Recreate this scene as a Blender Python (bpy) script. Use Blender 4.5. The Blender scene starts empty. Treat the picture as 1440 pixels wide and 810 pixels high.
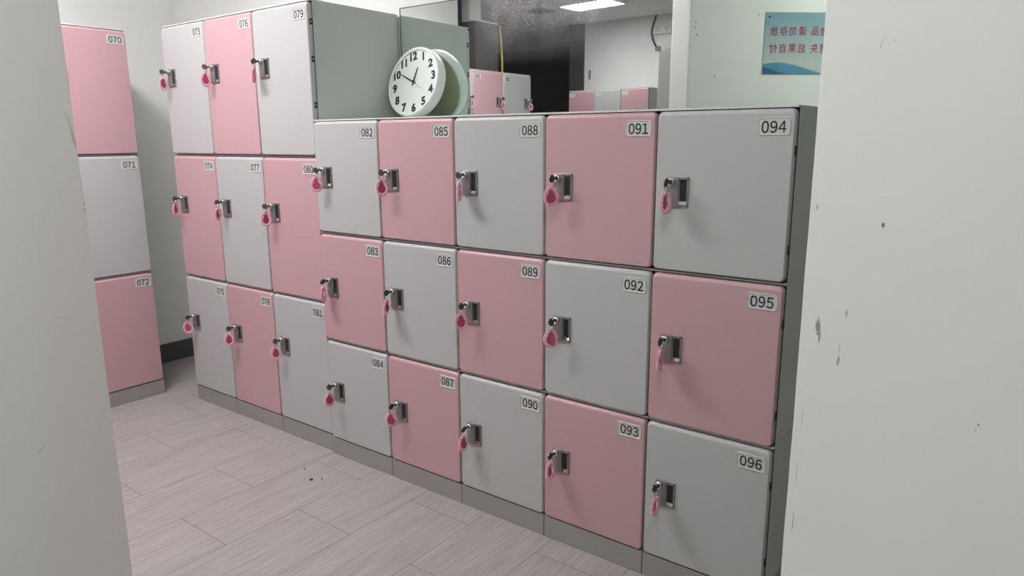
import bpy, bmesh, math, random
from mathutils import Vector, Matrix
PI = math.pi
random.seed(4)
scn = bpy.context.scene
COL = scn.collection

# ---------------------------------------------------------------- camera, light, exposure
cam_d = bpy.data.cameras.new('camera')
cam = bpy.data.objects.new('camera', cam_d); COL.objects.link(cam); scn.camera = cam
CX, CY, CZ = 2.4262, -1.9, 1.3746
YAW, PITCH, ROLL, FPX = -0.6462, 0.2083, -0.0062, 997.72
f_ = Vector((math.sin(YAW)*math.cos(PITCH), math.cos(YAW)*math.cos(PITCH), -math.sin(PITCH)))
r0 = Vector((math.cos(YAW), -math.sin(YAW), 0)); u0 = r0.cross(f_)
r_ = math.cos(ROLL)*r0 + math.sin(ROLL)*u0
u_ = -math.sin(ROLL)*r0 + math.cos(ROLL)*u0
cam.matrix_world = Matrix(((r_.x, u_.x, -f_.x, CX), (r_.y, u_.y, -f_.y, CY), (r_.z, u_.z, -f_.z, CZ), (0, 0, 0, 1)))
cam_d.sensor_fit = 'HORIZONTAL'; cam_d.sensor_width = 36.0; cam_d.lens = 36.0*FPX/1440.0
cam_d.clip_start = 0.02; cam_d.clip_end = 60

world = bpy.data.worlds.new('world'); scn.world = world; world.use_nodes = True
world.node_tree.nodes['Background'].inputs[0].default_value = (0.8, 0.83, 0.82, 1)
world.node_tree.nodes['Background'].inputs[1].default_value = 0.10

vs = scn.view_settings
vs.view_transform = 'Standard'; vs.look = 'None'; vs.gamma = 1.0; vs.use_curve_mapping = False
vs.exposure = 0.97
scn.cycles.max_bounces = 10; scn.cycles.diffuse_bounces = 6; scn.cycles.glossy_bounces = 6

CEIL = 2.75
# x, y, rotation, length, width, strength, colour
LAMPS = [(-1.66, -3.98, 0.10, 0.60, 0.33, 16, (1.0, 0.93, 0.97), 'white ceiling panel light seen in the mirror above the far lockers'),
         (-0.45, -1.02, 0.0, 1.20, 0.30, 26, (1.0, 0.965, 0.965), 'white ceiling panel light over the aisle before the tall lockers'),
         (2.08, -1.36, -0.7156, 0.60, 0.30, 14, (0.93, 1.0, 0.95), 'white ceiling panel light over the mouth of the passage between the near walls')]

# ---------------------------------------------------------------- materials
def nt(name):
    m = bpy.data.materials.new(name); m.use_nodes = True
    t = m.node_tree; return m, t, t.nodes['Principled BSDF']
def nd(t, kind, **kw):
    n = t.nodes.new(kind)
    for k, v in kw.items(): setattr(n, k, v)
    return n
def mth(t, op, a, b=None, c=None):
    n = nd(t, 'ShaderNodeMath', operation=op)
    for i, v in enumerate((a, b, c)):
        if v is None: continue
        if isinstance(v, (int, float)): n.inputs[i].default_value = v
        else: t.links.new(v, n.inputs[i])
    return n.outputs[0]
def mixc(t, fac, a, b):
    n = nd(t, 'ShaderNodeMix', data_type='RGBA')
    for s, v in ((n.inputs[0], fac), (n.inputs[6], a), (n.inputs[7], b)):
        if isinstance(v, (int, float)): s.default_value = v
        elif isinstance(v, tuple): s.default_value = (*v, 1)
        else: t.links.new(v, s)
    return n.outputs[2]
def noise(t, vec, scale, detail=3, rough=.5):
    n = nd(t, 'ShaderNodeTexNoise'); n.inputs['Scale'].default_value = scale
    n.inputs['Detail'].default_value = detail; n.inputs['Roughness'].default_value = rough
    if vec is not None: t.links.new(vec, n.inputs['Vector'])
    return n.outputs['Fac']
def objvec(t, sc=None):
    c = nd(t, 'ShaderNodeTexCoord').outputs['Object']
    if sc:
        m = nd(t, 'ShaderNodeMapping'); m.inputs['Scale'].default_value = sc
        t.links.new(c, m.inputs['Vector']); return m.outputs[0]
    return c
def simple(name, col, rough=.5, metal=0.0, var=.04, vscale=6, bump=0.0, bscale=200, spec=.5):
    m, t, b = nt(name)
    v = objvec(t)
    f = noise(t, v, vscale, 4)
    c2 = tuple(max(0, x*(1-2*var)) for x in col); c1 = tuple(min(1, x*(1+var)) for x in col)
    t.links.new(mixc(t, f, c2, c1), b.inputs['Base Color'])
    b.inputs['Roughness'].default_value = rough; b.inputs['Metallic'].default_value = metal
    b.inputs['Specular IOR Level'].default_value = spec
    if bump:
        bp = nd(t, 'ShaderNodeBump'); bp.inputs['Strength'].default_value = bump; bp.inputs['Distance'].default_value = .002
        t.links.new(noise(t, v, bscale, 4), bp.inputs['Height']); t.links.new(bp.outputs[0], b.inputs['Normal'])
    return m
def wall_mat(name, col, marks=(), bump=.12, var=.025, shift=0.0):
    m, t, b = nt(name)
    v = objvec(t)
    f = noise(t, v, 1.7, 4)
    c = mixc(t, f, tuple(x*(1-2*var) for x in col), tuple(min(1, x*(1+var)) for x in col))
    if marks:
        sp = nd(t, 'ShaderNodeSeparateXYZ'); t.links.new(v, sp.inputs[0])
        wob = mth(t, 'MULTIPLY', mth(t, 'SUBTRACT', noise(t, v, 130, 3), .5), 1.6)
        for (s, z, rs, rz, dark) in marks:
            a = mth(t, 'DIVIDE', mth(t, 'SUBTRACT', sp.outputs[0], s+shift), rs)
            d = mth(t, 'DIVIDE', mth(t, 'SUBTRACT', sp.outputs[2], z), rz)
            r = mth(t, 'SQRT', mth(t, 'ADD', mth(t, 'MULTIPLY', a, a), mth(t, 'MULTIPLY', d, d)))
            r = mth(t, 'ADD', r, wob)
            k = nd(t, 'ShaderNodeMapRange'); k.inputs['From Min'].default_value = 1.0; k.inputs['From Max'].default_value = .6
            k.inputs['To Max'].default_value = dark
            t.links.new(r, k.inputs['Value'])
            c = mixc(t, k.outputs[0], c, (.12, .12, .13))
    t.links.new(c, b.inputs['Base Color']); b.inputs['Roughness'].default_value = .6
    bp = nd(t, 'ShaderNodeBump'); bp.inputs['Strength'].default_value = bump; bp.inputs['Distance'].default_value = .004
    t.links.new(noise(t, v, 22, 5), bp.inputs['Height']); t.links.new(bp.outputs[0], b.inputs['Normal'])
    return m

WHITE = (.495, .50, .502); PINK = (.565, .352, .380)
M = {}
M['white_door'] = simple('white_plastic', WHITE, .38, var=.015, vscale=3)
M['pink_door'] = simple('pink_plastic', PINK, .38, var=.02, vscale=3)
M['body'] = simple('grey_carcass', (.56, .60, .57), .5, var=.05, vscale=4)
M['strip'] = simple('grey_strip', (.56, .56, .55), .5, var=.03)
M['topstrip'] = simple('pale_grey_strip', (.66, .67, .66), .4, var=.02)
M['plinth'] = simple('grey_plinth', (.33, .32, .305), .5, var=.05, vscale=5)
M['gap'] = simple('dark_gap_shade', (.045, .045, .045), .7, var=.03)  # near-black that paints shade into the gaps between doors
M['plate'] = simple('number_plate_plastic', (.60, .60, .59), .4, var=.01)
M['ink'] = simple('black_ink', (.016, .02, .022), .6, var=.0)
M['steel'] = simple('brushed_zinc', (.34, .34, .335), .42, metal=.75, var=.06, vscale=60)
M['chrome'] = simple('chrome', (.75, .75, .75), .16, metal=1.0, var=.02)
M['keymetal'] = simple('dark_key_metal', (.20, .195, .19), .3, metal=.9, var=.05)
M['black'] = simple('black_plastic', (.018, .019, .020), .5, var=.05)
M['bow'] = simple('dark_key_bow', (.16, .155, .15), .32, metal=.8, var=.05)
M['tag'] = simple('magenta_plastic', (.42, .06, .145), .4, var=.04, vscale=40)
def coil_mat():
    m, t, b = nt('pink_rubber_coil')
    b.inputs['Base Color'].default_value = (.86, .34, .46, 1); b.inputs['Roughness'].default_value = .3
    b.inputs['Subsurface Weight'].default_value = .35; b.inputs['Subsurface Radius'].default_value = (.006, .003, .003); b.inputs['Subsurface Scale'].default_value = 1.0
    v = objvec(t); t.links.new(mixc(t, noise(t, v, 50), (.90, .44, .55), (.95, .56, .66)), b.inputs['Base Color'])
    return m
M['coil'] = coil_mat()
M['clock_white'] = simple('clock_white', (.83, .89, .85), .3, var=.01)
M['clock_face'] = simple('clock_face', (.78, .83, .80), .5, var=.01)
M['clock_back'] = simple('clock_back_yellowed', (.90, .87, .64), .6, var=.12, vscale=14)
M['wall'] = wall_mat('white_wall_paint', (.80, .808, .792))
M['ceiling'] = wall_mat('ceiling_paint', (.82, .82, .82), bump=.05)
M['dark'] = simple('unlit_black_wall', (.010, .010, .013), .8, var=.1)  # near-black colour stands in for the darkness of the unlit room
M['darkgrey'] = simple('dark_grey_paint', (.065, .065, .07), .6, var=.1)
M['boxgrey'] = simple('dark_grey_laminate', (.10, .095, .10), .5, var=.1)
M['basetile'] = simple('dark_skirting', (.09, .09, .09), .5, var=.1)
M['whitegloss'] = simple('white_gloss', (.85, .85, .84), .3, var=.01)
M['yellow'] = simple('yellow_cable', (.80, .62, .12), .4, var=.05)
M['outlet'] = simple('white_socket', (.72, .72, .72), .4, var=.01)
M['cable'] = simple('grey_cable', (.05, .05, .05), .5, var=.05)
M['vent'] = simple('vent_metal', (.22, .22, .22), .5, var=.05)
M['sidegrey'] = simple('grey_cabinet_side', (.17, .17, .168), .5, var=.04)
M['red'] = simple('red_print', (.32, .035, .07), .5, var=.03)
M['blue'] = simple('blue_print', (.09, .33, .48), .5, var=.2, vscale=9)
M['darkblue'] = simple('dark_blue_print', (.03, .13, .27), .5, var=.2, vscale=9)
M['crumb'] = simple('dark_crumb', (.06, .055, .05), .9, var=.2)

def mat_wallR():
    return wall_mat('white_passage_wall', (.75, .755, .735), [
        (.030, 1.172, .0045, .011, .75), (.034, 1.163, .0025, .010, .7), (.074, 1.197, .0022, .006, .6), (.068, 1.145, .0028, .006, .65),
        (.068, 1.158, .0015, .006, .35), (.113, 1.292, .0026, .0026, .95), (.0865, 1.457, .0008, .004, .4), (.0885, 1.459, .0007, .0035, .3), (.092, 1.464, .0016, .002, .12), (.1035, 1.459, .0009, .0022, .5),
        (.243, 1.145, .0018, .0018, .6), (.241, 1.140, .0014, .0014, .5), (.0145, .990, .0010, .018, .5), (.0150, .930, .0012, .020, .6), (.012, 1.30, .002, .003, .45), (.016, 1.06, .001, .012, .35)], shift=.006)
def mat_wallL():
    return wall_mat('white_passage_wall_worn', (.87, .875, .855), [
        (.020, 1.385, .010, .020, .45), (.030, 1.41, .012, .02, .18), (.045, 1.43, .010, .012, .15), (.010, 1.37, .006, .012, .6),
        (.006, 1.235, .004, .006, .6), (.008, 1.22, .005, .005, .5), (.38, .80, .020, .003, .25)], bump=.2)
M['wallR'] = mat_wallR(); M['wallL'] = mat_wallL()

def mat_floor():
    m, t, b = nt('wood_look_tiles')
    v = objvec(t); sp = nd(t, 'ShaderNodeSeparateXYZ'); t.links.new(v, sp.inputs[0])
    X, Y = sp.outputs[0], sp.outputs[1]
    W, L = .2965, .60
    gx = mth(t, 'DIVIDE', mth(t, 'ADD', X, .006+W*40), W)
    col = mth(t, 'FLOOR', gx)
    par = mth(t, 'MODULO', col, 2)
    gy = mth(t, 'DIVIDE', mth(t, 'ADD', mth(t, 'ADD', Y, 30.125), mth(t, 'MULTIPLY', par, L/2)), L)
    row = mth(t, 'FLOOR', gy)
    def edge(g, size):
        fr = mth(t, 'FRACT', g); d = mth(t, 'MINIMUM', fr, mth(t, 'SUBTRACT', 1.0, fr))
        return mth(t, 'MULTIPLY', d, size)
    e = mth(t, 'MINIMUM', edge(gx, W), edge(gy, L))
    gr = nd(t, 'ShaderNodeMapRange'); gr.inputs['From Min'].default_value = .0009; gr.inputs['From Max'].default_value = .0020
    t.links.new(e, gr.inputs['Value'])
    cmb = nd(t, 'ShaderNodeCombineXYZ'); t.links.new(col, cmb.inputs[0]); t.links.new(row, cmb.inputs[1])
    wn = nd(t, 'ShaderNodeTexWhiteNoise'); t.links.new(cmb.outputs[0], wn.inputs['Vector'])
    # streaks along the tile
    off = mth(t, 'MULTIPLY', wn.outputs['Value'], 7.0)
    cv = nd(t, 'ShaderNodeCombineXYZ')
    t.links.new(mth(t, 'MULTIPLY', X, 75.0), cv.inputs[0]); t.links.new(mth(t, 'ADD', mth(t, 'MULTIPLY', Y, 3.2), off), cv.inputs[1]); t.links.new(off, cv.inputs[2])
    n1 = noise(t, cv.outputs[0], 1.6, 6, .68)
    cv2 = nd(t, 'ShaderNodeCombineXYZ')
    t.links.new(mth(t, 'MULTIPLY', X, 9.0), cv2.inputs[0]); t.links.new(mth(t, 'ADD', mth(t, 'MULTIPLY', Y, 1.6), off), cv2.inputs[1]); t.links.new(off, cv2.inputs[2])
    n2 = noise(t, cv2.outputs[0], 1.5, 3)
    rp = nd(t, 'ShaderNodeMapRange'); rp.inputs['From Min'].default_value = .30; rp.inputs['From Max'].default_value = .70
    t.links.new(n1, rp.inputs['Value'])
    k = mth(t, 'ADD', mth(t, 'MULTIPLY', rp.outputs[0], .70), mth(t, 'MULTIPLY', n2, .30))
    c = mixc(t, k, (.255, .230, .222), (.455, .425, .412))
    c = mixc(t, gr.outputs[0], (.17, .155, .15), c)
    t.links.new(c, b.inputs['Base Color'])
    b.inputs['Roughness'].default_value = .48
    bp = nd(t, 'ShaderNodeBump'); bp.inputs['Strength'].default_value = .25; bp.inputs['Distance'].default_value = .002
    t.links.new(mth(t, 'MULTIPLY', gr.outputs[0], mth(t, 'ADD', .6, mth(t, 'MULTIPLY', n1, .4))), bp.inputs['Height']); t.links.new(bp.outputs[0], b.inputs['Normal'])
    return m
M['floor'] = mat_floor()

def mat_mirror():
    m, t, b = nt('dusty_mirror')
    t.nodes.remove(b)
    out = t.nodes['Material Output']
    gl = nd(t, 'ShaderNodeBsdfGlossy'); gl.inputs['Color'].default_value = (.86, .92, .885, 1); gl.inputs['Roughness'].default_value = .012
    df = nd(t, 'ShaderNodeBsdfDiffuse'); df.inputs['Color'].default_value = (.86, .84, .86, 1)
    v = objvec(t); sp = nd(t, 'ShaderNodeSeparateXYZ'); t.links.new(v, sp.inputs[0])
    # dust: a thin film everywhere, splashes thickest along the upper edge
    hi = nd(t, 'ShaderNodeMapRange'); hi.inputs['From Min'].default_value = 1.66; hi.inputs['From Max'].default_value = 1.93
    t.links.new(sp.outputs[2], hi.inputs['Value'])
    mid = nd(t, 'ShaderNodeMapRange'); mid.inputs['From Min'].default_value = .40; mid.inputs['From Max'].default_value = .56
    t.links.new(sp.outputs[0], mid.inputs['Value'])
    mid2 = nd(t, 'ShaderNodeMapRange'); mid2.inputs['From Min'].default_value = 1.10; mid2.inputs['From Max'].default_value = 1.00
    t.links.new(sp.outputs[0], mid2.inputs['Value'])
    band = mth(t, 'MULTIPLY', mth(t, 'MULTIPLY', hi.outputs[0], mid.outputs[0]), mid2.outputs[0])
    spn = nd(t, 'ShaderNodeMapRange'); spn.inputs['From Min'].default_value = .52; spn.inputs['From Max'].default_value = .66
    t.links.new(noise(t, v, 190, 3, .7), spn.inputs['Value'])
    film = mth(t, 'MULTIPLY', noise(t, v, 14, 5), .50)
    fac = mth(t, 'ADD', mth(t, 'MULTIPLY', band, mth(t, 'ADD', film, mth(t, 'MULTIPLY', spn.outputs[0], .34))), .012)
    mx = nd(t, 'ShaderNodeMixShader'); t.links.new(fac, mx.inputs[0]); t.links.new(gl.outputs[0], mx.inputs[1]); t.links.new(df.outputs[0], mx.inputs[2])
    t.links.new(mx.outputs[0], out.inputs['Surface'])
    return m
M['mirror'] = mat_mirror()

def mat_sign():
    m, t, b = nt('sign_print')
    v = objvec(t); sp = nd(t, 'ShaderNodeSeparateXYZ'); t.links.new(v, sp.inputs[0])
    r = nd(t, 'ShaderNodeMapRange'); r.inputs['From Min'].default_value = .10; r.inputs['From Max'].default_value = .34
    t.links.new(mth(t, 'ADD', sp.outputs[2], mth(t, 'MULTIPLY', noise(t, objvec(t, (2, 1, 12)), 2.0), .08)), r.inputs['Value'])
    t.links.new(mixc(t, r.outputs[0], (.54, .58, .56), (.21, .37, .43)), b.inputs['Base Color']); b.inputs['Roughness'].default_value = .35
    return m
M['sign'] = mat_sign()
def emis(name, col, s):
    m, t, b = nt(name)
    b.inputs['Base Color'].default_value = (.9, .9, .9, 1)
    b.inputs['Emission Color'].default_value = (*col, 1); b.inputs['Emission Strength'].default_value = s
    return m

# ---------------------------------------------------------------- mesh helpers
def box(bm, x0, x1, y0, y1, z0, z1, bev=0.0, seg=2):
    r = bmesh.ops.create_cube(bm, size=1.0)
    vs_ = r['verts']
    for v in vs_:
        v.co = Vector((x0+(v.co.x+.5)*(x1-x0), y0+(v.co.y+.5)*(y1-y0), z0+(v.co.z+.5)*(z1-z0)))
    if bev:
        es = list({e for v in vs_ for e in v.link_edges})
        bmesh.ops.bevel(bm, geom=es, offset=bev, segments=seg, profile=.5, affect='EDGES')
def tube(bm, pts, r, n=8, closed=False, cap=True):
    pts = [Vector(p) for p in pts]; N = len(pts); rings = []
    for i, p in enumerate(pts):
        a = pts[(i-1) % N] if (closed or i > 0) else p
        c = pts[(i+1) % N] if (closed or i < N-1) else p
        d = (c-a).normalized()
        ref = Vector((0, 0, 1)) if abs(d.z) < .9 else Vector((1, 0, 0))
        s = d.cross(ref).normalized(); w = s.cross(d)
        rings.append([bm.verts.new(p + r*(math.cos(2*PI*k/n)*s + math.sin(2*PI*k/n)*w)) for k in range(n)])
    for i in range(N if closed else N-1):
        A, B = rings[i], rings[(i+1) % N]
        for k in range(n):
            f = bm.faces.new((A[k], A[(k+1) % n], B[(k+1) % n], B[k])); f.smooth = True
    if cap and not closed:
        bm.faces.new(rings[0]); bm.faces.new(list(reversed(rings[-1])))
def lathe(bm, prof, n=24, axis='y', o=(0, 0, 0)):
    """profile of (radius, height); height runs along -y (towards the viewer) or z"""
    rings = []
    for (r, h) in prof:
        ring = []
        for k in range(n):
            a = 2*PI*k/n
            co = Vector((r*math.cos(a), -h, r*math.sin(a))) if axis == 'y' else Vector((r*math.cos(a), r*math.sin(a), h))
            ring.append(bm.verts.new(co+Vector(o)))
        rings.append(ring)
    for A, B in zip(rings[:-1], rings[1:]):
        for k in range(n):
            f = bm.faces.new((A[k], A[(k+1) % n], B[(k+1) % n], B[k])); f.smooth = True
    bm.faces.new(rings[0]); bm.faces.new(list(reversed(rings[-1])))
def prism(bm, outline, y0, y1):
    """outline of (x, z) swept from y0 to y1"""
    A = [bm.verts.new((x, y0, z)) for x, z in outline]; B = [bm.verts.new((x, y1, z)) for x, z in outline]
    n = len(A)
    bm.faces.new(A); bm.faces.new(list(reversed(B)))
    for k in range(n): bm.faces.new((A[k], B[k], B[(k+1) % n], A[(k+1) % n]))
def rrect(x0, x1, z0, z1, r, seg=5):
    pts = []
    for cx, cz, a0 in ((x1-r, z1-r, 0), (x0+r, z1-r, PI/2), (x0+r, z0+r, PI), (x1-r, z0+r, 1.5*PI)):
        for k in range(seg+1):
            a = a0+k*PI/2/seg; pts.append((cx+r*math.cos(a), cz+r*math.sin(a)))
    return pts
def loft(bm, loops, cap0=True, cap1=True, smooth=True):
    R = [[bm.verts.new(p) for p in lp] for lp in loops]; n = len(R[0])
    for A, B in zip(R[:-1], R[1:]):
        for k in range(n):
            f = bm.faces.new((A[k], A[(k+1) % n], B[(k+1) % n], B[k])); f.smooth = smooth
    if cap0: bm.faces.new(list(reversed(R[0])))
    if cap1: bm.faces.new(R[-1])
def to_mesh(name, bm, mat):
    bmesh.ops.recalc_face_normals(bm, faces=bm.faces[:])
    me = bpy.data.meshes.new(name); bm.to_mesh(me); bm.free()
    if mat: me.materials.append(mat)
    return me
def link(name, me, parent=None, loc=None, rotz=None):
    o = bpy.data.objects.new(name, me); COL.objects.link(o)
    if parent: o.parent = parent
    if loc: o.location = loc
    if rotz is not None: o.rotation_euler = (0, 0, rotz)
    return o
def obj(name, bm, mat, parent=None, loc=None, rotz=None):
    return link(name, to_mesh(name, bm, M[mat] if isinstance(mat, str) else mat), parent, loc, rotz)
def tag(o, label, cat, group=None):
    o['label'] = label; o['category'] = cat
    if group: o['group'] = group
    return o
def thing(name, label, cat, loc=(0, 0, 0), rotz=0, group=None):
    o = bpy.data.objects.new(name, None); o.empty_display_size = .05; COL.objects.link(o)
    o.location = loc; o.rotation_euler = (0, 0, rotz); return tag(o, label, cat, group)
def struct(o): o['kind'] = 'structure'; return o
def text_mesh(name, body, size, mat, bold=0.0, depth=.0004, align='CENTER'):
    cu = bpy.data.curves.new(name, 'FONT'); cu.body = body; cu.size = size; cu.align_x = align; cu.align_y = 'CENTER'
    cu.offset = bold; cu.extrude = depth; cu.resolution_u = 4
    to = bpy.data.objects.new(name, cu); COL.objects.link(to)
    bpy.context.view_layer.update()
    me = bpy.data.meshes.new_from_object(to.evaluated_get(bpy.context.evaluated_depsgraph_get()))
    bpy.data.objects.remove(to); bpy.data.curves.remove(cu)
    me.transform(Matrix.Rotation(PI/2, 4, 'X'))          # stands upright, reads from -y
    xs = [v.co.x for v in me.vertices]; zs = [v.co.z for v in me.vertices]
    me.transform(Matrix.Translation((-(min(xs)+max(xs))/2, 0, -(min(zs)+max(zs))/2)))
    me.materials.clear(); me.materials.append(M[mat]); me.name = name
    return me

# ---------------------------------------------------------------- the room
def slab(name, x0, x1, y0, y1, z0, z1, mat):
    b = bmesh.new(); box(b, x0, x1, y0, y1, z0, z1); return struct(obj(name, b, mat))
slab('floor', -6.1, 4.4, -7.0, .6, -.06, 0, 'floor')
slab('ceiling', -6.1, 4.4, -7.0, .6, CEIL, CEIL+.06, 'ceiling')
slab('wall_back', -2.05, 4.4, .488, .56, 0, CEIL, 'wall')
slab('wall_left', -2.02, -1.92, -2.13, .488, 0, CEIL, 'wall')
slab('wall_far', -2.39, 4.4, -5.13, -5.05, 0, CEIL, 'wall')
slab('wall_right', 4.2, 4.3, -5.05, .488, 0, CEIL, 'wall')
slab('wall_unlit_far', -6.0, -2.0, -6.9, -6.8, 0, CEIL, 'dark')  # unlit room beyond the opening, its darkness put into the wall colour
slab('wall_unlit_left', -6.1, -6.0, -6.9, .5, 0, CEIL, 'dark')
slab('wall_unlit_side', -2.34, -2.24, -6.8, -5.13, 0, CEIL, 'dark')
slab('wall_unlit_near', -6.0, -2.02, -2.30, -2.20, 0, CEIL, 'dark')
slab('trim_1', -2.60, -2.39, -5.13, -5.03, 0, CEIL, 'darkgrey')        # dark jamb of the unlit opening
slab('trim_2', -2.15, -2.01, -2.56, -2.40, 2.445, CEIL, 'whitegloss')  # white bulkhead over the dark casing
slab('trim_3', -2.39, 4.2, -5.05, -5.045, 2.405, 2.418, 'wall')        # panel joint across the far wall
slab('baseboard_left', -1.92, -1.905, -.06, .486, 0, .118, 'basetile')

A41 = math.radians(41)
U = Vector((math.cos(A41), -math.sin(A41), 0)); N = Vector((math.sin(A41), math.cos(A41), 0))
LC = Vector((.667, -1.187, 0)); RC = Vector((2.2150, -1.080, 0))
def partition(name, origin, outline, rounded, mat, jag):
    """a wall standing on an outline whose rounded corners are slightly worn; local x runs along the wall"""
    b = bmesh.new(); r = .010; prof = []; worn = []
    n_ = len(outline)
    for i, p in enumerate(outline):
        p = Vector(p)
        if i not in rounded: prof.append((p.x, p.y)); worn.append(0); continue
        a = (Vector(outline[i-1])-p).normalized(); c = (Vector(outline[(i+1) % n_])-p).normalized()
        for k in range(6):
            q = k/5; w0, w1, w2 = (1-q)**2, 2*q*(1-q), q*q
            v = (p+a*r)*w0 + p*w1 + (p+c*r)*w2
            prof.append((v.x, v.y)); worn.append(1)
    rows = 110; ph = [random.uniform(0, 6) for _ in range(5)]
    loops = []
    for i in range(rows+1):
        z = CEIL*i/rows
        w = jag*(.5*math.sin(z*9+ph[0])+.35*math.sin(z*23+ph[1])+.3*math.sin(z*61+ph[2])+random.uniform(-.35, .35))
        loops.append([(x+w*k, y, z) for (x, y), k in zip(prof, worn)])
    loft(b, loops, smooth=False)
    return struct(obj(name, b, mat, loc=origin, rotz=-A41))
TW = .12
partition('wall_near_left', LC, [(2.7, 0), (0, 0), (-TW*math.cos(A41), -TW*math.sin(A41)), (2.7, -TW*math.sin(A41))], (1, 2), 'wallL', .0014)
partition('wall_near_right', RC, [(2.3, .20), (0, .20), (0, 0), (2.3, 0)], (1, 2), 'wallR', .0006)

# ---------------------------------------------------------------- lockers
W = .38
CACHE = {}
def cached(key, fn):
    if key not in CACHE: CACHE[key] = fn()
    return CACHE[key]
def door_mesh(w, h, mat):
    b = bmesh.new(); T = .024
    loops = []
    def lp(ins, y):
        return [(x, y, z) for x, z in rrect(.0020+ins*.40, w-.0032-ins*.32, ins*.4, h-ins, max(.015-ins*.4, .006))]
    loops.append(lp(.001, 0)); loops.append(lp(0, -.003)); loops.append(lp(0, -.010))
    for k in range(1, 6):
        a = k*PI/2/5; loops.append(lp(.013*(1-math.cos(a)), -.010-(T-.010)*math.sin(a)))
    loft(b, loops)
    return to_mesh('door', b, M[mat])
def body_mesh(w, d, h, top, band, key):
    b = bmesh.new()
    box(b, .0008, w-.0008, .0005, d, .0006, h-.0006)
    for z0, z1 in band: box(b, .0003, w-.0003, .0004, d-.001, z0, z1)
    return to_mesh('body', b, M['body'])
def lock_mesh():
    b = bmesh.new()          # 64 x 82 mm die-cast plate round a finger recess
    box(b, 0, .036, -.007, 0, 0, .082, .0015)
    box(b, .0345, .064, -.005, 0, .074, .082, .0012)
    box(b, .059, .064, -.005, 0, 0, .082, .0012)
    box(b, .0345, .064, -.005, 0, 0, .006, .0012)
    prism(b, [(.036, .006), (.059, .006), (.059, .015), (.036, .015)], -.0015, 0)
    return to_mesh('lock', b, M['steel'])
def lock_ledge():
    b = bmesh.new()
    A = [b.verts.new(p) for p in ((.0365, -.0048, .0062), (.0588, -.0048, .0062), (.0588, -.0012, .0145), (.0365, -.0012, .0145))]
    B = [b.verts.new(p) for p in ((.0365, -.0005, .0062), (.0588, -.0005, .0062), (.0588, -.0005, .0145), (.0365, -.0005, .0145))]
    b.faces.new(A); b.faces.new(B)
    for k in range(4): b.faces.new((A[k], A[(k+1) % 4], B[(k+1) % 4], B[k]))
    return to_mesh('latch_ledge', b, M['chrome'])
def slot_mesh():
    b = bmesh.new(); box(b, .0375, .0585, -.0012, .0, .0152, .0735); return to_mesh('finger_slot', b, M['black'])
def cyl_mesh():
    b = bmesh.new()
    lathe(b, [(.0125, .006), (.0125, .012), (.0118, .0155), (.010, .018), (.007, .0192), (.0066, .0178), (.001, .0176)], 24, 'y')
    return to_mesh('lock_cylinder', b, M['chrome'])
def plate_mesh():
    b = bmesh.new()          # raised rim with a sunk field
    o = rrect(0, .084, 0, .046, .008); i1 = rrect(.002, .082, .002, .044, .007); i2 = rrect(.0035, .0805, .0035, .0425, .006)
    loft(b, [[(x, .0004, z) for x, z in o], [(x, -.0020, z) for x, z in i1], [(x, -.0003, z) for x, z in i2]], smooth=False)
    return to_mesh('number_plate', b, M['plate'])
def hinge_mesh():
    b = bmesh.new()
    for z in (.004, .019): box(b, 0, .0042, -.012, .001, z, z+.008, .0008)
    tube(b, [(.0015, -.0125, .003), (.0015, -.0125, .028)], .0016, 8)
    return to_mesh('hinge', b, M['black'])

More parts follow.
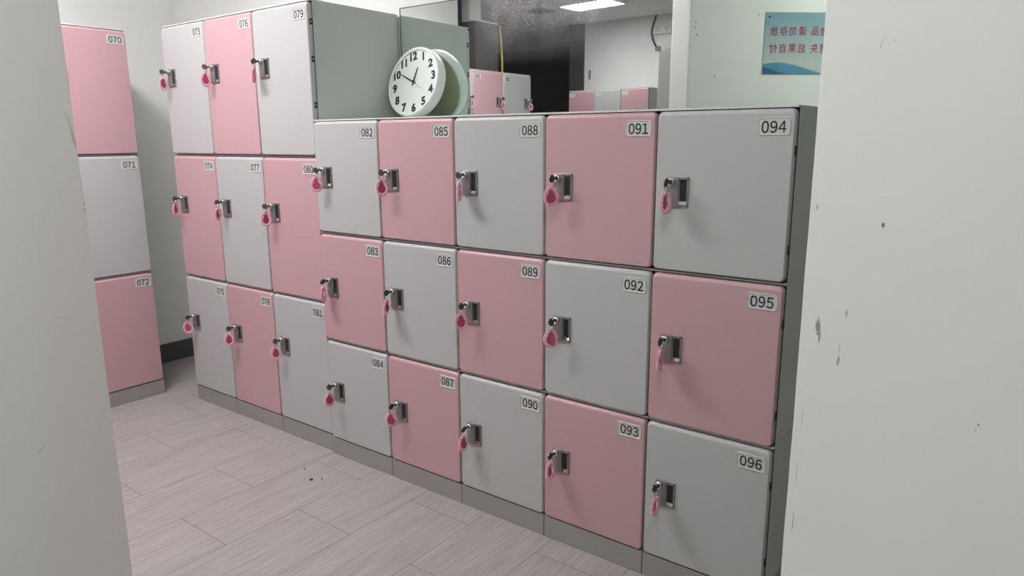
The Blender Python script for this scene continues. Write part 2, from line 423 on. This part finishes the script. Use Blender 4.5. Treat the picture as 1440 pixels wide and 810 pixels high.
def number_mesh(num):
    b = bmesh.new()
    for i, ch in enumerate(num):
        me = text_mesh('number', chr(0xFF10+int(ch)), .0390, 'ink', .0003 if ch == '4' else .0006)
        me.transform(Matrix.Translation(((i-1)*.0216, 0, 0)) @ Matrix.Diagonal((.84, 1, 1, 1)))
        b.from_mesh(me); bpy.data.meshes.remove(me)
    return to_mesh('number', b, M['ink'])
def locker(num, white, loc, rotz, h, w, d, label, group, bottom=0.0, top=False, hinges=(), lock_dz=.187, band=(), with_lock=True):
    """loc: lower left corner of the carcass front; h without the plinth"""
    r = thing('locker', label, 'locker', loc, rotz, group)
    bh = h-bottom
    bd = list(band)
    if top: bd.append((h-.036, h-.0003))
    bk = ('body', w, d, h, bottom, tuple(bd))
    def mk():
        b = bmesh.new(); box(b, .0008, w-.0008, .0005, d, bottom+.0004, h-.0006)
        for z0, z1 in bd: box(b, .0002, w-.0002, .0003, d-.001, z0, z1)
        return to_mesh('body', b, M['body'])
    link('body', cached(bk, mk), r)
    def mkshade():
        b = bmesh.new(); box(b, .0010, w-.0010, -.0006, .0004, bottom+.0006, h-.001); return to_mesh('gap_shade', b, M['gap'])  # added dark sheet behind the door, standing in for shade in the gaps
    link('gap_shade', cached(('shade_sheet', w, h, bottom), mkshade), r)
    def mkstrip():
        b = bmesh.new(); box(b, .0008, w-.0008, -.016 if top else -.010, .0, h-.0058, h-.0004, .0008)
        return to_mesh('top_strip', b, M['topstrip' if top else 'strip'])
    link('top_strip', cached(('strip', w, h, top), mkstrip), r)
    if bottom:
        def mkp():
            b = bmesh.new(); box(b, .0014, w-.0014, -.0205, d, 0, bottom, .0015); return to_mesh('plinth', b, M['plinth'])
        link('plinth', cached(('plinth', w, d, bottom), mkp), r)
    dh = bh-.0108
    mat = 'white_door' if white else 'pink_door'
    dr = link('door', cached(('door', w, dh, mat), lambda: door_mesh(w, dh, mat)), r, (0, 0, bottom+.0030))
    p = link('number_plate', cached('plate', plate_mesh), r, (w-.098, -.0240, h-.076))
    if num:
        link('number', number_mesh(num), p, (.042, -.0006, .0225))
    if with_lock:
        lk = link('lock', cached('lock', lock_mesh), r, (.040, -.0238, h-lock_dz-.082))
        link('finger_slot', cached('slot', slot_mesh), lk)
        link('latch_ledge', cached('ledge', lock_ledge), lk)
        link('lock_cylinder', cached('cyl', cyl_mesh), lk, (.0145, 0, .0675))
    for hz in hinges:
        link('hinge', cached('hinge', hinge_mesh), r, (w-.0040, -.0005, hz-loc[2]-.015))
    return r

TZ = [0, .6888, 1.3052, 1.9177]; LZ = [0, .5339, .9961, 1.4519]; PL = .0795
DEP = .466
ROWN = {2: 'top row', 1: 'middle row', 0: 'bottom row'}
TALLY, LOWY = .010, -.002
KEYSPOTS = {}
def key_at(num, loc, rotz, h, dz):
    c, s = math.cos(rotz), math.sin(rotz)
    lx, ly, lz = .040+.0145, -.0238-.0170, h-dz-.082+.0675
    KEYSPOTS[num] = (Vector((loc[0]+c*lx-s*ly, loc[1]+s*lx+c*ly, loc[2]+lz)), rotz)
n = 73
for ci in range(8):
    tall = ci < 3
    Z = TZ if tall else LZ
    y = TALLY if tall else LOWY
    for ri in (2, 1, 0):
        num = '%03d' % n
        white = ((n-73)//3 + (2-ri)) % 2 == 0 if tall else None
        if not tall:
            white = {82: 1, 83: 0, 84: 1, 85: 0, 86: 1, 87: 0, 88: 1, 89: 0, 90: 1, 91: 0, 92: 1, 93: 0, 94: 1, 95: 0, 96: 1}[n] == 1
        x = (ci-3)*W + (0 if tall else .004)
        hh = Z[ri+1]-Z[ri]
        hz = ()
        if ci == 2: hz = {2: (1.833, 1.690, 1.510), 1: (1.22, .77), 0: (.60, .17)}[ri]
        if ci == 7: hz = {2: (1.339, 1.085), 1: (.885, .626), 0: (.418, .18)}[ri]
        dz = (.205 if tall else .186)
        band = ()
        if ci == 2 and ri == 2: band = ((1.583-Z[2], 1.611-Z[2]),)
        loc = (x, y, Z[ri])
        locker(num, white, loc, 0, hh, W, DEP if tall else DEP+.010,
               '%s locker with number plate %s, %s of the %s' % ('white' if white else 'pink', num, ROWN[ri], 'tall three column bank' if tall else 'low bank under the mirror'),
               'lockers of the tall bank' if tall else 'lockers of the low bank',
               bottom=PL if ri == 0 else 0, top=ri == 2, hinges=hz, lock_dz=dz, band=band)
        key_at(num, loc, 0, hh, dz)
        n += 1

# the bank on the left wall, its end column in view past the near wall, the rest in the mirror
WL = .40
LX = -1.395
for ci in range(6):
    base = 70-3*ci
    for ri in (2, 1, 0):
        nn = base + (2-ri); num = '%03d' % nn
        white = (ci + (2-ri)) % 2 == 1
        loc = (LX, -.07-WL*(ci+1), TZ[ri])
        hh = TZ[ri+1]-TZ[ri]
        locker(num, white, loc, PI/2, hh, WL, DEP,
               '%s locker with number plate %s, %s of the left wall bank' % ('white' if white else 'pink', num, ROWN[ri]),
               'lockers of the left wall bank', bottom=PL if ri == 0 else 0, top=ri == 2, lock_dz=.205)
        if ci >= 3 and ri == 2: key_at(num, loc, PI/2, hh, .205)

# the bank on the far wall, seen only in the mirror
WF = .349
place = ['beside the grey cabinet', 'between its two pink neighbours', 'beside the dark opening']
for ci in range(3):
    for ri in (2, 1, 0):
        white = (ci + (2-ri)) % 2 == 1
        loc = (-1.250-WF*ci, -4.57, TZ[ri])
        pl = place[ci] if ri == 2 else place[ci].replace('two pink neighbours', 'two outer columns')
        locker(None, white, loc, PI, TZ[ri+1]-TZ[ri], WF, DEP,
               '%s locker, %s of the far wall bank, %s' % ('white' if white else 'pink', ROWN[ri], pl),
               'lockers of the far wall bank', bottom=PL if ri == 0 else 0, top=ri == 2, lock_dz=.44)

# ---------------------------------------------------------------- keys on pink coil bands
def key_meshes():
    K = {}
    b = bmesh.new()
    box(b, -.0012, .0012, -.016, .004, -.0045, .0045, .0006)
    K['blade'] = to_mesh('key_blade', b, M['keymetal'])
    b = bmesh.new()
    ol = [(.0125*math.cos(2*PI*k/20), .0125*math.sin(2*PI*k/20)) for k in range(20)]
    A = [b.verts.new((-.0016, -.024+p, q)) for p, q in ol]; B = [b.verts.new((.0016, -.024+p, q)) for p, q in ol]
    b.faces.new(A); b.faces.new(list(reversed(B)))
    for k in range(20): b.faces.new((A[k], B[k], B[(k+1) % 20], A[(k+1) % 20]))
    K['bow'] = to_mesh('key_bow', b, M['bow'])
    b = bmesh.new()
    tube(b, [(.0095*math.cos(2*PI*k/24), .0006*math.sin(4*PI*k/24), .0095*math.sin(2*PI*k/24)) for k in range(24)], .0014, 6, closed=True)
    K['ring'] = to_mesh('split_ring', b, M['chrome'])
    b = bmesh.new(); pts = []
    turns, steps = 30, 9
    for k in range(turns*steps):
        a = 2*PI*k/(turns*steps); c = 2*PI*k/steps
        rr = .0046*math.cos(c)
        pts.append(((.0195+rr)*math.sin(a), .0042*math.sin(c), (.0265+rr)*math.cos(a)))
    tube(b, pts, .0016, 5, closed=True)
    K['coil'] = to_mesh('coil_band', b, M['coil'])
    b = bmesh.new(); ol = []
    for k in range(21):
        a = math.radians(125+290*k/20); ol.append((.0150*math.sin(a+PI*0) , .0150*math.cos(a)))
    ol = [(.0150*math.sin(math.radians(t)), .0150*math.cos(math.radians(t))) for t in range(38, 323, 12)]
    ol += [(-.0030, .033), (-.0022, .036), (.0022, .036), (.0030, .033)]
    prism(b, ol, -.0014, .0014)
    K['tag'] = to_mesh('key_tag', b, M['tag'])
    return K
KM = key_meshes()
front = {'075': 50, '078': 40, '080': 60, '081': 45, '082': 45, '084': 75, '085': 40, '087': 40, '089': 35, '091': 28, '092': 32, '090': 95, '094': 76, '076': 85, '095': 100, '096': 88, '088': 118, '093': 90, '083': 120, '086': 115, '079': 125}
rng = random.Random(11)
for num, (pos, rz) in KEYSPOTS.items():
    n_ = int(num)
    nb = 'white' if ('white' in [o['label'] for o in COL.objects if o.get('label', '').find('plate '+num) > 0][0]) else 'pink'
    k = thing('locker_key', 'key on a pink coil band hanging from the lock of %s locker %s' % (nb, num), 'key', pos, rz, 'keys on pink coil bands')
    roll = rng.uniform(-.35, .35)
    o = link('key_blade', KM['blade'], k); o.rotation_euler = (0, roll, 0)
    o = link('key_bow', KM['bow'], k); o.rotation_euler = (0, roll, 0)
    yaw = math.radians(front.get(num, 105+rng.uniform(-18, 18)))     # 0 faces the room straight on
    zb = -.0125-.0040
    hx = -.0125*math.sin(roll)*.6
    o = link('split_ring', KM['ring'], k, (hx, -.024, zb)); o.rotation_euler = (0, 0, yaw+.9)
    dx, dy = rng.uniform(-.002, .002), rng.uniform(-.002, .002)
    cz = zb-.0095-.0265-.0030
    o = link('coil_band', KM['coil'], k, (hx+dx, -.024+dy, cz)); o.rotation_euler = (rng.uniform(-.08, .08), rng.uniform(-.10, .10), yaw)
    tw = rng.uniform(-.5, .5)
    o = link('key_tag', KM['tag'], k, (hx, -.024-.001, cz-.004)); o.rotation_euler = (0, rng.uniform(-.12, .12), yaw+tw)

# ---------------------------------------------------------------- mirror
mr = thing('wall_mirror', 'wide frameless wall mirror with splashes along its upper edge, behind the low lockers', 'mirror', (0, 0, 0))
b = bmesh.new(); box(b, .014, 2.75, .482, .4875, 1.456, 1.941); obj('mirror_glass', b, 'mirror', mr)
b = bmesh.new(); box(b, .011, .0138, .4805, .4878, 1.456, 1.9435); box(b, .011, 2.75, .4805, .4878, 1.9412, 1.944); obj('edge_trim', b, 'darkgrey', mr)

# ---------------------------------------------------------------- clock
TH = .046; RR = .1525
ck = thing('wall_clock', 'round white wall clock with black numerals leaning on the mirror above the low lockers', 'clock')
phi, th, psi = .2657, .2220, -.0326
rv = Vector((math.cos(psi), math.sin(psi), 0)); nv = Vector((math.sin(psi), -math.cos(psi), 0)); up = Vector((0, 0, 1))
upl = math.cos(phi)*up - math.sin(phi)*nv; nl = math.cos(phi)*nv + math.sin(phi)*up
av = math.cos(th)*rv + math.sin(th)*upl; bv = -math.sin(th)*rv + math.cos(th)*upl
o_ = Vector((.167, .3959, 1.6153))
ck.matrix_world = Matrix(((av.x, -nl.x, bv.x, o_.x), (av.y, -nl.y, bv.y, o_.y), (av.z, -nl.z, bv.z, o_.z), (0, 0, 0, 1)))
def ringprof(bm, prof, n=72):
    loops = [[(r*math.sin(2*PI*k/n), y, r*math.cos(2*PI*k/n)) for k in range(n)] for r, y in prof]
    R = [[bm.verts.new(p) for p in lp] for lp in loops]
    for i in range(len(R)):
        A, B = R[i], R[(i+1) % len(R)]
        for k in range(n):
            f = bm.faces.new((A[k], A[(k+1) % n], B[(k+1) % n], B[k])); f.smooth = True
b = bmesh.new()
ringprof(b, [(.137, .006), (.138, -.004), (.141, -.008), (.146, -.009), (RR-.002, -.006), (RR, 0), (RR, TH-.010), (RR-.002, TH-.003), (RR-.006, TH), (.139, TH), (.137, TH-.003), (.1365, .030)])
obj('case', b, 'clock_white', ck)
b = bmesh.new(); lathe(b, [(.1372, -.006), (.1372, -.001)], 64); obj('dial', b, 'clock_face', ck)
b = bmesh.new(); lathe(b, [(.1368, -.034), (.1368, -.029)], 64)
bk = obj('back_panel', b, 'clock_back', ck)
b = bmesh.new(); lathe(b, [(.007, -.042), (.007, -.034)], 16, o=(.022, 0, .0)); obj('setting_knob', b, 'black', bk)
mesh_nums = []
for k in range(1, 13):
    a = k*PI/6
    me = text_mesh('numeral', str(k), .0490, 'ink', .0020, .0006)
    me.transform(Matrix.Translation((.1165*math.sin(a), .0005, .1165*math.cos(a)))); mesh_nums.append(me)
for me in mesh_nums: link('numeral', me, ck)
def hand(name, ang, L, tail, w0, w1, y):
    b = bmesh.new(); prism(b, [(-w0, -tail), (w0, -tail), (w0*1.2, 0), (w1, L), (-w1, L), (-w0*1.2, 0)], y-.0008, y)
    o = obj(name, b, 'ink', ck); o.rotation_euler = (0, math.radians(ang), 0)
hand('hour_hand', 25.5, .064, .016, .0029, .0020, -.0026)
hand('minute_hand', 306, .090, .018, .0028, .0017, -.0040)
hand('second_hand', 131, .073, .020, .0006, .0004, -.0052)
b = bmesh.new(); lathe(b, [(.0055, .001), (.0055, .0058), (.004, .0066)], 16); obj('hand_cap', b, 'ink', ck)

# ---------------------------------------------------------------- sign on the passage wall, seen in the mirror
SW, SH = .505, .344
so = LC + U*(.437+SW) + N*.0005; so.z = 1.731
sg = thing('notice_sign', 'pale blue plastic notice with red Chinese lettering on the near wall, seen in the mirror', 'sign', so, math.radians(139))
b = bmesh.new(); box(b, 0, SW, -.004, 0, 0, SH, .0008); obj('board', b, 'sign', sg)
for body, z in (('放存勿请品物重贵', .241), ('付自果后失遗有如', .145)):
    b = bmesh.new()
    for i, ch in enumerate(body):
        me = text_mesh('lettering', ch, .0585, 'red', 0, .0002)
        cx = SW-.056-.0570*i-(.017 if i > 3 else 0)
        for dx, dz, dy in ((-.0007, 0, 0), (.0007, 0, -.00002), (0, .0006, -.00004), (0, -.0006, -.00006)):
            m2 = me.copy(); m2.transform(Matrix.Translation((cx+dx, dy, z+dz)) @ Matrix.Diagonal((.82, 1, .95, 1))); b.from_mesh(m2); bpy.data.meshes.remove(m2)
        bpy.data.meshes.remove(me)
    link('lettering', to_mesh('lettering', b, M['red']), sg, (0, -.0045, 0))
def wave(name, pts, mat, y):
    b = bmesh.new(); prism(b, pts, y-.0003, y); obj(name, b, mat, sg)
wave('wave_print', [(SW, .001), (SW, .058)] + [(SW-q, .058+.010*math.sin(q*13)-.16*q*q*(1 if q > 0 else 0)-.08*max(0, q-.1)) for q in (.02, .04, .06, .08, .10, .13, .16, .19, .22, .25, .28, .31, .34, .37)] + [(SW-.40, .001)], 'blue', -.0041)
wave('wave_print', [(SW, .001), (SW, .042), (SW-.03, .034), (SW-.07, .020), (SW-.12, .009), (SW-.17, .001)], 'darkblue', -.0045)
b = bmesh.new()
lathe(b, [(.006, .004), (.006, .0055), (.003, .0065)], 14, o=(SW-.024, 0, SH-.026)); lathe(b, [(.006, .004), (.006, .0055), (.003, .0065)], 14, o=(.024, 0, SH-.026))
obj('pin', b, 'black', sg)
# screw plugs left in the passage wall
for i, (s, z) in enumerate([(.028, 2.02), (.028, 1.99), (.036, 1.95), (.40, 2.062), (.155, 1.72)]):
    b = bmesh.new(); lathe(b, [(.0035, -.004), (.0035, .0015), (.002, .002)], 10)
    p = LC + U*s + N*.0005; p.z = z
    o = obj('wall_plug', b, 'black', None, p, math.radians(139))
    tag(o, ['dark wall plug by the wall corner, topmost of a column of three', 'dark wall plug by the wall corner, middle of a column of three', 'dark wall plug by the wall corner, lowest of a column of three', 'dark wall plug beside the upper corner of the notice', 'dark wall plug alone on the wall below the notice'][i], 'wall plug', 'plugs in the passage wall')

# ---------------------------------------------------------------- the room in the mirror
gc = thing('storage_cabinet', 'tall grey storage cabinet standing behind the near wall, seen in the mirror', 'cabinet', LC - Vector((TW, 0, 0)) - N*.330 + U*.02, -A41)
b = bmesh.new(); box(b, 0, .42, .012, .325, 0, 1.90, .002); box(b, -.0006, .42, .012, .325, 1.864, 1.9005); obj('body', b, 'sidegrey', gc)
b = bmesh.new(); box(b, .003, .417, -.006, .011, .08, 1.885, .004); dr = obj('door', b, 'white_door', gc)
b = bmesh.new(); lathe(b, [(.004, 0), (.004, .014), (.009, .018), (.009, .026), (.004, .029)], 14, o=(.035, -.004, 1.80)); obj('knob', b, 'keymetal', dr)

dc = thing('tall_casing', 'tall dark grey casing with white top behind the left lockers, seen in the mirror', 'cabinet', (0, 0, 0))
b = bmesh.new(); box(b, -2.20, -1.95, -2.74, -2.40, 0, 2.425, .003); obj('body', b, 'boxgrey', dc)
b = bmesh.new(); box(b, -2.205, -1.945, -2.745, -2.395, 2.4255, 2.440, .002); obj('top_panel', b, 'whitegloss', dc)
b = bmesh.new(); tube(b, [(-1.94, -2.755, .004), (-1.935, -2.765, 1.2), (-1.93, -2.772, 1.8), (-1.928, -2.775, 2.1), (-1.935, -2.768, 2.3), (-1.942, -2.755, 2.42)], .009, 8)
tag(obj('yellow_cable', b, 'yellow'), 'yellow cable running up the edge of the dark grey casing', 'cable')

b = bmesh.new(); box(b, -1.445, -1.225, -5.05, -5.012, 2.535, 2.622, .004)
ob = thing('socket_box', 'white twin socket box high on the far wall beside the hanging cable', 'socket', (0, 0, 0))
obj('box', b, 'outlet', ob)
for x in (-1.39, -1.28):
    b = bmesh.new(); box(b, x-.036, x+.036, -5.012, -5.009, 2.548, 2.610, .002); s_ = obj('socket', b, 'outlet', ob)
    b = bmesh.new()
    for dx, dz in ((-.014, .015), (.014, .015), (0, -.012)): box(b, x+dx-.007, x+dx+.007, -5.0092, -5.0082, 2.579+dz-.008, 2.579+dz+.008)
    obj('socket_hole', b, 'vent', s_)
b = bmesh.new()
tube(b, [(-1.425, -5.03, 2.748), (-1.445, -5.02, 2.68), (-1.468, -5.015, 2.60), (-1.472, -5.015, 2.54), (-1.455, -5.02, 2.47), (-1.425, -5.03, 2.41), (-1.402, -5.035, 2.385)], .009, 8)
tag(obj('hanging_cable', b, 'cable'), 'dark cable bowing down the far wall from the ceiling', 'cable')
b = bmesh.new(); box(b, -1.425, -1.365, -5.05, -5.02, 2.355, 2.40, .004)
tag(obj('junction_box', b, 'vent'), 'small grey junction box at the lower end of the dark cable', 'junction box')
b = bmesh.new(); box(b, -2.315, -2.295, -5.05, -5.025, 2.09, 2.19, .004)
tag(obj('wall_hook', b, 'vent'), 'small grey hook on the far wall near the dark opening', 'hook')

vt = thing('ceiling_vent', 'square ceiling air vent near the panel light, seen in the mirror', 'vent', (-2.31, -3.96, CEIL))
b = bmesh.new(); box(b, -.13, .13, -.13, .13, -.012, -.0005, .003); obj('vent_frame', b, 'vent', vt)
b = bmesh.new()
for k in range(5): box(b, -.105, .105, -.095+k*.045, -.075+k*.045, -.016, -.0121)
obj('louvre', b, 'darkgrey', vt)

for i, (x, y, rz, L, Wd, s, c, lab) in enumerate(LAMPS):
    lt = thing('ceiling_light', lab, 'ceiling light', (x, y, CEIL), rz, 'ceiling panel lights')
    b = bmesh.new()
    for q in ((-L/2-.012, L/2+.012, -Wd/2-.012, -Wd/2), (-L/2-.012, L/2+.012, Wd/2, Wd/2+.012), (-L/2-.012, -L/2, -Wd/2, Wd/2), (L/2, L/2+.012, -Wd/2, Wd/2)):
        box(b, *q, -.016, -.0005)
    obj('light_frame', b, 'whitegloss', lt)
    b = bmesh.new(); box(b, -L/2+.0005, L/2-.0005, -Wd/2+.0005, Wd/2-.0005, -.011, -.0005)
    obj('diffuser', b, emis('lamp_glow', c, s), lt)

# ---------------------------------------------------------------- crumbs on the floor
for i, (x, y, r, lab) in enumerate([(.135, -.245, .007, 'larger dark crumb on the floor tiles before the low lockers'), (.165, -.215, .004, 'small dark crumb beside the larger one on the tiles'), (.03, -.20, .004, 'small dark crumb apart from the other two, nearer the lockers')]):
    b = bmesh.new(); bmesh.ops.create_icosphere(b, subdivisions=2, radius=r)
    for v in b.verts: v.co = Vector((v.co.x*(1.3+.3*math.sin(v.co.y*900)), v.co.y, max(v.co.z*.5, -r*.35)+r*.35))
    tag(obj('crumb', b, 'crumb', None, (x, y, 0)), lab, 'crumb', 'crumbs on the floor')
